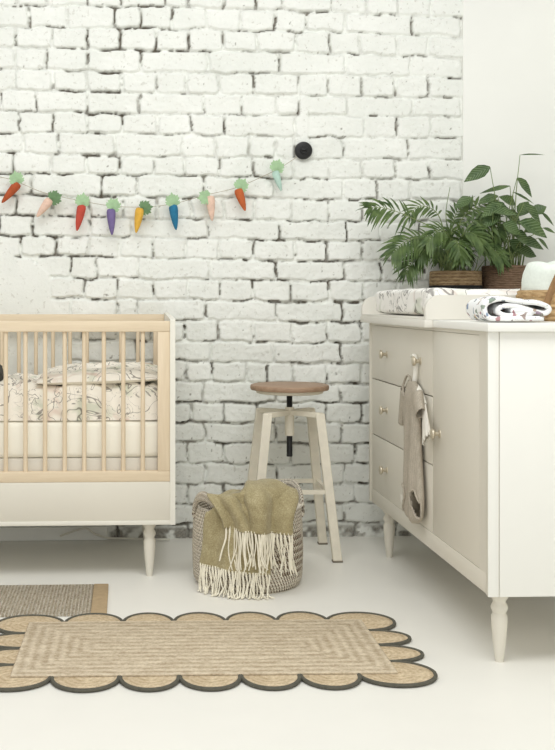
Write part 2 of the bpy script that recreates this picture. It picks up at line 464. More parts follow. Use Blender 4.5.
# printed quilt: a soft lumpy slab
def soft_slab(x0, x1, y0, y1, z0, zt, seed, nu=70, nv=34, edge=.05, lump=.02, drop=0.0):
    def top(u, v):
        x = x0 + u * (x1 - x0); y = y0 + v * (y1 - y0)
        e = min(1, min((x - x0) / edge, (x1 - x) / edge)); f = min(1, min((y - y0) / edge, (y1 - y) / edge))
        e = math.sqrt(max(0, 1 - (1 - e) ** 2)); f = math.sqrt(max(0, 1 - (1 - f) ** 2))
        k = e * f
        h = (zt - z0) * k + lump * k * (nz((x, y, 0), 9, seed) + .6 * nz((x, y, 0), 22, seed + 1))
        return Vector((x + .006 * nz((y, x, 1), 12, seed), y + .004 * nz((x, y, 2), 14, seed), z0 + max(h, 0) + .0))
    m = MB(); m.grid(top, nu, nv)
    m.grid(lambda u, v: Vector((x0 + u * (x1 - x0) + .006 * nz((y0 + v * (y1 - y0), x0 + u * (x1 - x0), 1), 12, seed), y0 + v * (y1 - y0) + .004 * nz((x0 + u * (x1 - x0), y0 + v * (y1 - y0), 2), 14, seed), z0)), nu, nv)
    return m
q = soft_slab(xi0 + .02, xi1 - .006, CY0 + .046, CY1 - .045, .541, .668, 3, 150, 50, .055, .028)
tag(q.build('quilt', M['duvet'], angle=80), 'rumpled cream quilt printed with animal drawings on the cot mattress', 'quilt')
# pillow
px0, px1 = -.31, .135
pil = thing('pillow', (-.09, 3.8, .675), 'flat printed pillow with white underside lying on the cot quilt', 'pillow')
def pill(sign):
    def fn(u, v):
        x = px0 + u * (px1 - px0); y = 3.625 + v * .40
        cu, cv = 2 * u - 1, 2 * v - 1
        k = max(0, (1 - abs(cu) ** 3.2)) ** .55 * max(0, (1 - abs(cv) ** 3.2)) ** .55
        wr = .012 * nz((x, y, 0), 13, 9) * k + .006 * nz((x, y, 0), 35, 4) * k
        return Vector((x, y, .668 + .014 * u + .018 * v + (sign * (.036 if sign > 0 else .022) * k + (wr if sign > 0 else 0))))
    return fn
b = MB(); b.grid(pill(1), 60, 36); b.build('pillow_face', M['duvet'], pil, angle=80)
b = MB(); b.grid(pill(-1), 60, 36); o = b.build('pillow_underside', M['sheet'], pil, angle=80); o['label'] = 'plain white underside'
# dark plush
b = MB()
def ball(u, v):
    a = 2 * math.pi * u; p = math.pi * (v * .998 + .001)
    r = .058 * (1 + .10 * nz((math.cos(a) * math.sin(p), math.sin(a) * math.sin(p), math.cos(p)), 5, 2) + .05 * nz((math.cos(a) * math.sin(p), math.sin(a) * math.sin(p), math.cos(p)), 17, 2))
    return Vector((-.487 + r * math.sin(p) * math.cos(a), 3.70 + r * math.sin(p) * math.sin(a), .696 + r * 1.0 * math.cos(p)))
b.grid(ball, 48, 32, closed=True)
tag(b.build('plush_pompom', M['plush'], angle=90), 'dark grey fuzzy plush ball on the quilt at the left edge', 'plush toy')
# cable on the floor behind the cot
pts = bez([seen(60, 536, 4.12), seen(84, 528.5, 4.12), seen(95, 534, 4.12), seen(108, 538, 4.13), seen(125, 538.5, 4.13), seen(170, 539.5, 4.13)], 40)
for p in pts: p.z = max(p.z, .0045)
b = MB(); b.tube(pts, .004, 8); tag(b.build('cable', M['cable']), 'thin white cable lying along the wall foot under the cot', 'cable')

# ================================================================== WALL SWITCH
p = seen(303, 151, WY)
sw = thing('wall_switch', (p.x, WY - .01, p.z), 'round black switch on the brick wall at the end of the garland', 'switch')
b = MB(); b.lathe([(.034, 0), (.0355, .004), (.0355, .014), (.033, .019), (.026, .021)], (p.x, WY - .002, p.z), 40, (0, -1, 0)); b.build('base_plate', M['black'], sw)
b = MB(); b.lathe([(.016, .021), (.016, .027), (.0145, .029)], (p.x, WY - .002, p.z), 32, (0, -1, 0)); b.box(p.x - .011, p.x + .011, WY - .041, WY - .031, p.z - .003, p.z + .003, .001); b.build('toggle', M['black'], sw)

# ================================================================== CARROT GARLAND
GY = 4.142
st = [(-60, 168), (0, 177), (20, 183), (45, 193), (82, 201), (112, 206), (142, 207), (172, 204), (206, 195), (238, 187), (276, 170), (297, 157)]
b = MB(); b.tube(bez([seen(x, y, GY + .008) for x, y in st], 90), .0011, 5)
tag(b.build('garland_string', M['string']), 'thin string strung across the brick wall to the black switch', 'string')
CARR = [((18, 184), (2, 203), (17, 180), (188, 84, 44), 'dark orange felt carrot, leftmost on the garland'),
 ((50, 200), (37, 217), (55, 198), (238, 200, 178), 'pale pink felt carrot, second from the left on the garland'),
 ((82, 206), (77, 231), (83, 199), (208, 78, 62), 'red felt carrot on the garland'),
 ((111, 210), (112, 235), (115, 203), (120, 104, 158), 'purple felt carrot on the garland'),
 ((140, 209), (136, 233), (146, 208), (236, 180, 62), 'yellow felt carrot on the garland'),
 ((173, 206), (176, 230), (172, 198), (40, 122, 164), 'blue felt carrot on the garland'),
 ((210, 197), (212, 221), (203, 198), (238, 200, 178), 'pale pink felt carrot between the blue and orange carrots'),
 ((238, 190), (245, 211), (240, 187), (206, 100, 50), 'orange felt carrot on the right part of the garland'),
 ((275, 172), (281, 191), (277, 166), (186, 220, 206), 'mint felt carrot nearest the black wall switch')]
for i, (tp, bt, lf, c, lab) in enumerate(CARR):
    A, B, Lc = seen(*tp, GY), seen(*bt, GY), seen(*lf, GY)
    A.y = B.y = 4.135
    root = thing('felt_carrot', A, lab, 'carrot decoration', 'felt carrots on the garland')
    L = (B - A).length; ax = (B - A).normalized()
    g_ = sum(c) / 3; m = plain('felt_carrot_%d' % i, lin(*[q * .86 + g_ * .14 for q in c]), 0.95, 60, 0.12, 0.6)
    b = MB(); rr = .0178 if i < 8 else .015
    prof = [(rr * .45, -.004), (rr * .85, -.001), (rr, .008), (rr * .98, .02), (rr * .86, L * .45), (rr * .62, L * .72), (rr * .33, L * .92), (rr * .12, L)]
    b.lathe(prof, A, 20, ax); b.build('carrot_body', m, root)
    gl = lin(168, 198, 158) if i != 1 and i != 4 else lin(112, 142, 104)
    ml = plain('felt_leaf_%d' % i, gl, 0.95, 60, 0.1, 0.5)
    b = MB(); up = (Lc - A); up.y = 0
    ang = math.atan2(up.z, up.x); R0 = .023
    for k, da in enumerate((-1.05, -.5, 0, .5, 1.05)):
        l = .046 if k == 2 else (.041 if k in (1, 3) else .030); a = ang + da
        ctr = A + Vector((math.cos(a), 0, math.sin(a))) * l * .62 + Vector((0, -.004 - .0024 * k, 0))
        poly = []
        for s in range(22):
            t = 2 * math.pi * s / 22; rad = 1 + .20 * math.cos(6 * t)
            ex, ey = math.cos(t) * l * .46 * rad, math.sin(t) * l * .30 * rad
            poly.append(ctr + Vector((math.cos(a) * ex - math.sin(a) * ey, 0, math.sin(a) * ex + math.cos(a) * ey)))
        b.prism(poly, (0, .0024, 0))
    b.build('carrot_leaves', ml, root, angle=30)

# ================================================================== STOOL
SX, SY = .622, 3.92
stool = thing('stool', (SX, SY, 0), 'cream metal swivel stool with round brown wooden seat', 'stool')
b = MB(); b.lathe([(.13, .617), (.146, .619), (.1485, .624), (.1485, .632), (.146, .637), (.138, .639)], (SX, SY, 0), 64); b.build('seat', M['seatwood'], stool)
b = MB(); b.lathe([(.05, .601), (.118, .605), (.126, .608), (.128, .617)], (SX, SY, 0), 56); b.build('seat_plate', M['stoolpaint'], stool)
b = MB(); prof = []
z = .366
while z < .601: prof += [(.0105, z), (.0118, z + .002), (.0105, z + .004)]; z += .005
b.lathe(prof + [(.0105, .603)], (SX, SY, 0), 18); b.build('screw', M['black'], stool)
b = MB(); b.lathe([(.0165, .445), (.0175, .448), (.0175, .548), (.015, .553)], (SX, SY, 0), 24); b.build('sleeve', M['stoolpaint'], stool)
for sx in (-1, 1):
    for sy in (-1, 1):
        top = Vector((SX + sx * .097, SY + sy * .097, .538)); ft = Vector((SX + sx * .153 - (.004 if sx < 0 else 0), SY + sy * .142, .006))
        dirn = Vector((sx, sy, 0)).normalized()
        b = MB()
        w = .017; t = .0115
        def bar(p0, p1, wv, tv, mb):
            vs = [p + wv * a + tv * c for p in (p0, p1) for a, c in ((-1, -1), (1, -1), (1, 1), (-1, 1))]
            mb.add(vs, [(3, 2, 1, 0), (4, 5, 6, 7), (0, 1, 5, 4), (1, 2, 6, 5), (2, 3, 7, 6), (3, 0, 4, 7)])
        ux = Vector((1, 0, 0)); uy = Vector((0, 1, 0))
        bar(top, ft, ux * .0165, uy * .012, b)
        arm0 = Vector((SX, SY, .533)) + dirn * .014; arm1 = Vector((top.x, top.y, .531))
        side = Vector((-dirn.y, dirn.x, 0))
        bar(arm0, arm1 + dirn * .008, side * .0125, Vector((0, 0, .0095)), b)
        lg = b.build('leg', M['stoolpaint'], stool, angle=20)
        bv = lg.modifiers.new('bevel', 'BEVEL'); bv.width = .002; bv.segments = 2
        b = MB(); b.box(ft.x - .0185, ft.x + .0185, ft.y - .014, ft.y + .014, 0, .007, .002)
        f = b.build('foot_pad', M['footpad'], lg)
def lerp_leg(sx, sy, z):
    t = (.538 - z) / .532
    return Vector((SX + sx * (.097 + .056 * t) - (.004 * t if sx < 0 else 0), SY + sy * (.097 + .045 * t), z))
for a, c in (((-1, -1), (1, -1)), ((-1, 1), (1, 1)), ((-1, -1), (-1, 1)), ((1, -1), (1, 1))):
    b = MB(); p0, p1 = lerp_leg(*a, .252), lerp_leg(*c, .252)
    b.tube([p0, p1], .0105, 4, up=(0, 0, 1)); b.build('footrest_bar', M['stoolpaint'], stool, angle=20)

# ================================================================== WOVEN BASKET WITH THROW
def mat_weave():
    t = NT('cream_brown_stitched_rope', 0.9)
    uv = t.coords('UV', (1, 1, 1))
    sep = t.n.new('ShaderNodeSeparateXYZ'); t.link(uv, sep.inputs[0])
    u, v = sep.outputs[0], sep.outputs[1]
    rows = t.math('MULTIPLY', v, 24.0)
    row = t.math('FLOOR', rows); fr = t.math('FRACT', rows)
    us = t.math('MULTIPLY', u, 104.0)
    sl = t.math('ADD', us, t.math('ADD', t.math('MULTIPLY', row, 0.5), t.math('MULTIPLY', fr, 0.55)))
    fs = t.math('FRACT', sl)
    st_ = t.math('MULTIPLY', t.math('GREATER_THAN', fs, 0.62), t.math('COMPARE', fr, 0.5, 0.40))
    # the darker stepped motif on the front right
    def band(x, lo, hi): return t.math('MULTIPLY', t.math('GREATER_THAN', x, lo), t.math('LESS_THAN', x, hi))
    w = t.math('SUBTRACT', 0.075, t.math('MULTIPLY', t.math('ABSOLUTE', t.math('SUBTRACT', v, 0.42)), 0.12))
    du = t.math('LESS_THAN', t.math('ABSOLUTE', t.math('SUBTRACT', u, 0.885)), w)
    alt = t.math('GREATER_THAN', t.math('FRACT', t.math('MULTIPLY', rows, 0.5)), 0.45)
    motif = t.math('MULTIPLY', t.math('MULTIPLY', du, band(v, 0.16, 0.72)), alt)
    dark = t.math('MAXIMUM', st_, t.math('MULTIPLY', motif, t.math('GREATER_THAN', fs, 0.22)))
    n = t.noise(t.coords(), 90, 3)
    cr = t.ramp(n, [(0.3, lin(214, 205, 188)), (0.7, lin(236, 229, 214))]); br = t.ramp(n, [(0.3, lin(96, 80, 62)), (0.7, lin(136, 118, 96))])
    t.color(t.mix(dark, cr, br))
    hb = t.math('ADD', t.math('SINE', t.math('MULTIPLY', fr, math.pi)), t.math('MULTIPLY', t.math('SINE', t.math('MULTIPLY', fs, math.pi)), 0.6))
    t.bump(hb, 0.8, 0.004)
    return t.m
M['weave'] = mat_weave()
BX, BY, BRX, BRY, BH = .417, 3.535, .188, .188, .262
bas = thing('storage_basket', (BX, BY, 0), 'round cream and brown woven basket with a throw hung over it', 'basket')
def brad(t):                                           # slight belly
    return 1 - .035 * (1 - math.sin(math.pi * min(1, t * .9 + .1))) - .06 * max(0, 1 - t * 9) ** 2
b = MB()
b.grid(lambda u, v: Vector((BX + BRX * brad(v) * math.cos(2 * math.pi * u), BY + BRY * brad(v) * math.sin(2 * math.pi * u), .002 + v * BH)), 96, 40, closed=True)
b.grid(lambda u, v: Vector((BX + BRX * brad(0) * (1 - v * .995) * math.cos(2 * math.pi * u), BY + BRY * brad(0) * (1 - v * .995) * math.sin(2 * math.pi * u), .002 + .002 * v)), 96, 2, closed=True)
b.build('basket_body', M['weave'], bas, angle=80, solid=.012, off=-1)
def handle(ac, half, rise):
    b = MB(); n = 26
    def fn(u, v):
        an = ac + (2 * u - 1) * half
        arch = math.sin(math.pi * u) ** .6
        zc = BH + .004 - .03 * (1 - arch) + (rise - .019) * arch
        tilt = an
        th = 2 * math.pi * v
        rr = BRX - .003 + .0085 * math.cos(th)
        return Vector((BX + rr * math.cos(an), BY + rr * math.sin(an), zc + .0175 * math.sin(th)))
    b.grid(fn, 30, 14)
    for f in list(b.uv): b.uv[f] = [(x * .28, y * .30) for x, y in b.uv[f]]
    b.build('handle', M['weave'], bas, angle=80)
handle(R(213), R(25), .060); handle(R(28), R(34), .068)

def mat_throw():
    t = NT('olive_wool', 0.95)
    v = t.coords(); n = t.noise(v, 260, 3, 0.7); n2 = t.noise(v, 30, 3)
    f = t.math('ADD', t.math('MULTIPLY', n, .7), t.math('MULTIPLY', n2, .3))
    t.color(t.ramp(f, [(0.3, lin(134, 122, 88)), (0.52, lin(164, 152, 116)), (0.72, lin(198, 188, 156))]))
    t.b.inputs['Sheen Weight'].default_value = 0.2
    t.bump(n, 0.35, 0.002); return t.m
M['throw'] = mat_throw()
M['fringe'] = plain('cream_fringe', lin(240, 234, 216), 0.95, 80, 0.06, 0.3)
throw = thing('throw_blanket', (BX, BY - .1, .28), 'olive green wool throw with cream fringe hanging from the woven basket', 'blanket')
def drape(a0, a1, path, seed, crease=None, h0=0.0, h1=0.0, amp=.007, nu=90, nv=72):
    """path: list of (radius factor offset, z) from inside the basket over the rim and down; a0..a1 the angles"""
    P = bez([(r, 0, z) for r, z in path], nv)
    def fn(u, v):
        k = min(nv, int(round(v * nv))); q = P[k]
        an = a0(v) + u * (a1(v) - a0(v))
        over = smooth01((v - .40) / .25)                # past the rim: folds grow downwards
        fold = amp * (math.sin(u * 10 + seed + 1.2 * v) + .6 * math.sin(u * 19 + 2 * seed - 2 * v)) * (.55 + .65 * over)
        fold += .006 * nz((u * 3, v * 3, seed), 1.6, seed)
        r = q.x + fold
        z = q.z + over * (h0 + (h1 - h0) * u) * smooth01((v - .55) / .45)
        if crease:
            d = u - crease[0] - crease[2] * v
            c = math.exp(-(d / crease[1]) ** 2)
            r -= .055 * c * smooth01((v - .22) / .2) * (1 - .75 * smooth01((v - .72) / .28)); z -= .045 * c * (1 - over)
        if crease: z -= .034 * (1 - smooth01((u - .22) / .16)) * (1 - smooth01((v - .5) / .2))
        if True:
            e = min(u, 1 - u) / .16
            if e < 1 and v < .62: z -= (1 - e) ** 2 * .042 * (1 - smooth01((v - .45) / .17)); 
        r = max(r, .004)
        if v > .55: r = max(r, BRX + .006 * smooth01((v - .55) / .1))
        return Vector((BX + r * math.cos(an), BY + r * math.sin(an), z))
    return fn
RR = BRX
fA = drape(lambda v: R(-124 - 20 * v), lambda v: R(-78 + 2 * v), [(.06, .286), (.11, .312), (.165, .312), (RR + .010, .288), (RR + .017, .24), (RR + .018, .16), (RR + .022, .085)], 1.0, None, .006, -.012, .004)
pathB = [(.012, .300), (.05, .335), (.10, .356), (.16, .352), (RR + .022, .318), (RR + .034, .265), (RR + .036, .205)]
fB = drape(lambda v: R(-142 + 25 * smooth01((v - .5) / .5)), lambda v: R(-34 - 26 * smooth01((v - .35) / .6)), pathB, 2.3, (.30, .05, .10), .018, -.004, .012)
b = MB(); b.grid(fA, 90, 72); b.build('under_layer', M['throw'], throw, angle=80, solid=.004, off=1)
b = MB(); b.grid(fB, 110, 72); b.build('upper_layer', M['throw'], throw, angle=80, solid=.005, off=1)
def fringe(fn, n, length, seed, floor_z):
    rs = random.Random(seed); b = MB()
    for i in range(n):
        u = .01 + .98 * (i + .5) / n; p = fn(u, 1.0); cdir = Vector((p.x - BX, p.y - BY, 0)).normalized(); tang = Vector((-cdir.y, cdir.x, 0))
        for s in (-1, 1):
            L = length * rs.uniform(.82, 1.12); sway = rs.uniform(-.022, .022); out = rs.uniform(.0, .012)
            pts = []
            for k in range(7):
                t = k / 6
                q = p + Vector((0, 0, .006)) + tang * (s * .0014 + sway * t * t + .003 * math.sin(6 * t + i)) + cdir * (.003 + out * t) + Vector((0, 0, -L * t))
                if q.z < floor_z: q += cdir * (floor_z - q.z) * .8 + tang * sway * (floor_z - q.z) * 10; q.z = floor_z + rs.uniform(0, .004)
                pts.append(q)
            rad = [.0021, .0023, .0023, .0022, .0021, .0034, .0020] if s > 0 else [.0019] * 7
            b.tube(pts, rad, 5)
    return b
fringe(fA, 27, .098, 3, .003).build('fringe', M['fringe'], throw)
fringe(fB, 27, .125, 4, .003).build('fringe', M['fringe'], throw)

# ================================================================== RUGS
def mat_jute(name, c0, c1, mode):
    t = NT(name, 0.95)
    v = t.coords('Object')
    sep = t.n.new('ShaderNodeSeparateXYZ'); t.link(v, sep.inputs[0]); x, y = sep.outputs[0], sep.outputs[1]
    if mode == 'rect':
        dx = t.math('SUBTRACT', .49, t.math('ABSOLUTE', x)); dy = t.math('SUBTRACT', .222, t.math('ABSOLUTE', y)); d = t.math('MINIMUM', dx, dy); k = 2 * math.pi / .029
    elif mode == 'ring':
        d = t.math('SQRT', t.math('ADD', t.math('MULTIPLY', x, x), t.math('MULTIPLY', y, y))); k = 2 * math.pi / .016
    n = t.noise(v, 120, 4, 0.7); n2 = t.noise(t.coords(scale=(1, 2.5, 1)), 22, 3)
    wv = t.math('SINE', t.math('MULTIPLY', t.math('ADD', d, t.math('MULTIPLY', n2, .004)), k))
    f = t.math('ADD', t.math('MULTIPLY', n, .55), t.math('ADD', t.math('MULTIPLY', n2, .35), t.math('MULTIPLY', wv, .055 if mode == 'rect' else .03)))
    t.color(t.ramp(f, [(0.32, c0), (0.58, c1)]))
    t.bump(t.math('ADD', t.math('MULTIPLY', wv, .3), n), 0.7, 0.003); return t.m
M['jute'] = mat_jute('braided_jute', lin(172, 154, 128), lin(220, 206, 182), 'rect')
M['jute_ring'] = mat_jute('coiled_jute', lin(176, 154, 122), lin(224, 206, 176), 'ring')
M['binding'] = plain('dark_olive_binding', lin(94, 92, 82), 0.9, 90, 0.15, 0.4)
RC = Vector((.205, 2.842, 0))
rug = thing('scalloped_rug', RC, 'braided jute rug with scalloped dark edged border on the white floor', 'rug')
def superbox(hx, hy, z0, z1):
    b = MB(); b.box(-hx, hx, -hy, hy, z0, z1, .004, 2); return b
o = superbox(.49, .222, .0075, .0125).build('rug_center', M['jute'], rug); o.matrix_parent_inverse = Matrix.Identity(4)
SC = []
xj = [-.181, -.01, .14, .295, .445, .597]
for yy, sgn in ((-.222, -1), (.222, 1)):
    for a, c in zip(xj[:-1], xj[1:]): SC.append(((a + c) / 2 - RC.x, yy, (c - a) / 2, .088))
for sx in (-1, 1):
    for sy in (-1, 1): SC.append((sx * .487, sy * .214, .1, .086))
    for yc in (-.066, .066): SC.append((sx * .487, yc, .108, .064))
for (x, y, rx, ry) in SC:
    n = 48; cornery = abs(x) > .45
    b = MB()
    prof = [(.02, 0), (.94, 0), (1, .002), (1, .006), (.97, .0075), (.5, .0075), (.02, .0075)]
    b.lathe(prof, (0, 0, 0), n, sx=rx - .004, sy=ry - .004)
    s = b.build('scallop', M['jute_ring'], rug); s.matrix_parent_inverse = Matrix.Identity(4); s.location = (x, y, 0)
    bb = MB(); pts = [(math.cos(2 * math.pi * k / 40) * (rx - .002), math.sin(2 * math.pi * k / 40) * (ry - .002), .0058) for k in range(40)]
    bb.tube(pts, .0055, 8, closed=True, up=(0, 0, 1))
    e = bb.build('binding', M['binding'], s)
rug.rotation_euler = (0, 0, R(-.9))

def mat_flatweave():
    t = NT('flat_woven_jute', 0.95)
    v = t.coords('Object'); sep = t.n.new('ShaderNodeSeparateXYZ'); t.link(v, sep.inputs[0]); x, y = sep.outputs[0], sep.outputs[1]
    n = t.noise(v, 150, 3, 0.7); n2 = t.noise(t.coords(scale=(3, 1, 1)), 40, 3)
    wx = t.math('SINE', t.math('ADD', t.math('MULTIPLY', x, 2 * math.pi / .011), t.math('MULTIPLY', n2, 3)))
    wy = t.math('SINE', t.math('MULTIPLY', y, 2 * math.pi / .012))
    f = t.math('ADD', t.math('MULTIPLY', n, .6), t.math('ADD', t.math('MULTIPLY', wx, .07), t.math('ADD', t.math('MULTIPLY', wy, .07), t.math('MULTIPLY', n2, .3))))
    t.color(t.ramp(f, [(0.26, lin(150, 132, 106)), (0.42, lin(204, 190, 166)), (0.60, lin(234, 227, 212))]))
    t.bump(t.math('ADD', t.math('ADD', wx, wy), n), 0.9, 0.004); return t.m
M['flatweave'] = mat_flatweave()
fr_ = thing('flat_woven_rug', (-.7, 3.33, 0), 'small flat woven beige rug in front of the cot', 'rug')
b = MB(); b.box(-1.35, -.104, 3.157, 3.49, 0, .008, .003); b.build('rug_field', M['flatweave'], fr_)
b = MB(); b.box(-.104, -.055, 3.155, 3.492, 0, .0085, .003); o = b.build('border_band', plain('tan_band', lin(176, 154, 122), 0.9, 60, 0.1, 0.4), fr_); o['label'] = 'plain tan end band'

# ================================================================== DRESSER
DX, DXB, DY0, DY1 = .947, 1.45, 2.668, 3.992
dr = thing('dresser', (1.2, 3.33, 0), 'cream dresser with three drawers and a door on turned legs', 'dresser')
b = MB()
b.box(DX - .004, DXB, DY0, DY0 + .02, .184, .873, .0015)           # near side
b.box(DX - .004, DXB, DY1 - .02, DY1, .184, .873, .0015)           # far side
b.box(DX, DXB, DY0 + .02, DY1 - .02, .184, .237, .001)             # plinth rail and bottom
b.box(DX, DXB, DY0 + .02, DY1 - .02, .862, .873)                   # top
b.box(DX, DX + .02, DY0 + .02, 2.749, .237, .862)                  # near stile
b.box(DX, DX + .02, 3.955, DY1 - .02, .237, .862)                  # far stile
b.box(DX + .012, DXB, 3.160, 3.178, .237, .862)                    # divider
b.box(DXB - .01, DXB, DY0 + .02, DY1 - .02, .237, .862)            # back
b.build('carcass', M['cream'], dr, angle=30)
b = MB(); b.box(DX - .006, DX + .022, DY0 - .004, DY0, .184, .873, .001); b.box(DX + .0245, DXB, DY0 - .004, DY0, .184, .873, .001)
b.build('side_panel', M['white'], dr, angle=30)
b = MB(); b.box(.935, 1.46, 2.650, 4.0, .873, .895, .002); b.build('top_board', M['white'], dr, angle=30)
def knob(parent, y, z):
    b = MB(); b.lathe([(.0125, 0), (.012, .002), (.006, .004), (.0058, .014), (.0145, .019), (.0160, .022), (.0150, .026), (.009, .028)], (DX, y, z), 22, (-1, 0, 0))
    b.build('knob', M['brass'], parent)
for i, (z0, z1) in enumerate(((.238, .4445), (.4485, .656), (.660, .861))):
    b = MB(); b.box(DX, DX + .018, 3.1735, 3.9545, z0, z1, .0012)
    d = b.build('drawer', M['cream'], dr, angle=30)
    b.v and None
    for y in (3.735, 3.305): knob(d, y, (z0 + z1) / 2 + (.006 if i == 1 else 0))
b = MB(); b.box(DX, DX + .018, 2.7505, 3.1705, .2385, .861, .0012); d = b.build('door', M['cream'], dr, angle=30); knob(d, 3.10, .553)
for (x, y) in ((DX + .042, 2.715), (DX + .036, 3.84), (DXB - .045, 2.715), (DXB - .045, 3.84)):
    b = MB(); b.lathe(leg_profile(.184), (x, y, .184), 28); b.build('leg', M['cream'], dr)

# ------------------------------------------------------------------ changing tray
tray = thing('changing_tray', (1.15, 3.55, .895), 'white changing tray with rounded side boards on the far end of the dresser', 'changing tray')
def side_board(y0, y1):
    zt = .971; r = .045; x0, x1 = .912, 1.41; z0 = .896
    poly = [(x0, y0, z0), (x0, y0, zt - r)]
    for k in range(1, 13):
        a = math.pi - k / 12 * math.pi / 2
        poly.append((x0 + r + r * math.cos(a), y0, zt - r + r * math.sin(a)))
    poly += [(x1, y0, zt), (x1, y0, z0)]
    b = MB(); b.prism(poly, (0, y1 - y0, 0)); b.build('side_board', M['traypaint'], tray, angle=30)
side_board(3.128, 3.146); side_board(3.970, 3.988)
b = MB(); b.box(1.392, 1.41, 3.146, 3.970, .896, .971, .001); b.build('back_board', M['traypaint'], tray)
b = MB(); b.box(.912, 1.392, 3.146, 3.970, .8955, .904, .001); b.build('tray_floor', M['traypaint'], tray)
b = MB(); b.box(.908, .9345, 3.126, 3.990, .872, .8955, .002); b.build('front_lip', M['traypaint'], tray)
# ------------------------------------------------------------------ changing pad
def pad_fn(u, v):
    # u around the cross-section (X-Z), v along Y
    x0, x1, z0, z1 = .930, 1.385, .9045, 1.000
    sec = []
    y = 3.158 + v * .71
    e = min(v, 1 - v) * .71; er = math.sqrt(max(0, 1 - (1 - min(1, e / .035)) ** 2))
    a = 2 * math.pi * u; cx, cz = (x0 + x1) / 2, (z0 + z1) / 2
    ex = 7.0; c, s = math.cos(a), math.sin(a)
    rx = (x1 - x0) / 2 * (.90 + .10 * er); rz = (z1 - z0) / 2 * (.35 + .65 * er)
    X = cx + rx * math.copysign(abs(c) ** (2 / ex), c); Zz = cz + rz * math.copysign(abs(s) ** (2 / ex), s)
    if s > 0: Zz -= .010 * (1 - abs((X - cx) / (rx + 1e-6)) ** 3) * er
    if s > 0: Zz += .003 * nz((X, y, 0), 18, 5)
    X += .004 * nz((y, Zz, 0), 16, 6)
    Zz = max(Zz, z0)
    return Vector((X, y, Zz))
b = MB(); b.grid(pad_fn, 96, 60, closed=True)
nv = 60
b.f.append(tuple(range(95, -1, -1))); b.f.append(tuple(nv * 96 + k for k in range(96)))
tag(b.build('changing_pad', M['padprint'], angle=70), 'white changing pad printed with animal drawings lying in the tray', 'changing pad')

# ------------------------------------------------------------------ plants
def mat_leaf(name, c0, c1, stripes=False):
    t = NT(name, 0.42)
    v = t.coords()
    n = t.noise(v, 25, 3)
    c = t.ramp(n, [(0.3, c0), (0.7, c1)])
    if stripes:
        uv = t.coords('UV'); sep = t.n.new('ShaderNodeSeparateXYZ'); t.link(uv, sep.inputs[0])
        a = t.math('ABSOLUTE', t.math('SUBTRACT', sep.outputs[0], .5))
        s = t.math('SINE', t.math('MULTIPLY', t.math('SUBTRACT', sep.outputs[1], t.math('MULTIPLY', a, .8)), 46))
        f = t.ramp(s, [(0.45, (0, 0, 0)), (0.9, (1, 1, 1))])
        f = t.math('MULTIPLY', f, t.math('LESS_THAN', a, .42))
        c = t.mix(t.math('MULTIPLY', f, .42), c, lin(150, 170, 130))
    t.color(c)
    t.b.inputs['Subsurface Weight'].default_value = 0.0
    return t.m
M['palm'] = mat_leaf('palm_green', lin(54, 76, 40), lin(102, 122, 70))
M['stem'] = mat_leaf('stem_green', lin(96, 118, 66), lin(140, 152, 98))
M['calathea'] = mat_leaf('calathea_green', lin(52, 76, 40), lin(86, 106, 60), True)
M['soil'] = plain('dark_soil', lin(60, 48, 38), 0.95, 80, 0.3, 0.8)
def mat_seagrass(name, c0, c1, kz=14.0):
    t = NT(name, 0.9); v = t.coords(scale=(1, 1, 4.5)); n = t.noise(v, 40, 4, 0.65)
    sep = t.n.new('ShaderNodeSeparateXYZ'); t.link(t.coords(), sep.inputs[0])
    w = t.math('SINE', t.math('MULTIPLY', sep.outputs[2], 2 * math.pi / (kz / 1000)))
    f = t.math('ADD', n, t.math('MULTIPLY', w, .08))
    t.color(t.ramp(f, [(0.3, c0), (0.7, c1)])); t.bump(t.math('ADD', t.math('MULTIPLY', w, .6), n), 0.8, 0.004); return t.m
M['seagrass'] = mat_seagrass('seagrass', lin(112, 88, 62), lin(184, 158, 122))
M['brownpot'] = mat_seagrass('brown_ribbed', lin(104, 82, 64), lin(146, 120, 98), 7)
M['water_hyacinth'] = mat_seagrass('water_hyacinth', lin(158, 124, 82), lin(212, 182, 138), 18)
M['blackband'] = plain('black_beaded_band', lin(28, 28, 28), 0.7, 200, 0.4, 0.8)

ZL = .992
def pot(root, x, y, r, h, mat, band=None):
    b = MB(); b.lathe([(r * .95, ZL), (r, ZL + .004), (r * 1.01, ZL + h * .5), (r, ZL + h - .003), (r - .004, ZL + h), (r - .008, ZL + h - .003), (r - .010, ZL + h - .02)], (x, y, 0), 48)
    b.build('pot', mat, root)
    if band:
        b = MB(); b.lathe([(r * 1.005, ZL + .002), (r * 1.018, ZL + .003), (r * 1.022, ZL + .010), (r * 1.022, ZL + .020), (r * 1.012, ZL + .023)], (x, y, 0), 48); o = b.build('base_band', band, root); o['label'] = 'black beaded band'
    b = MB(); b.lathe([(r - .012, ZL + h - .03), (r - .011, ZL + h - .016), (.01, ZL + h - .012)], (x, y, 0), 32); b.build('soil', M['soil'], root)

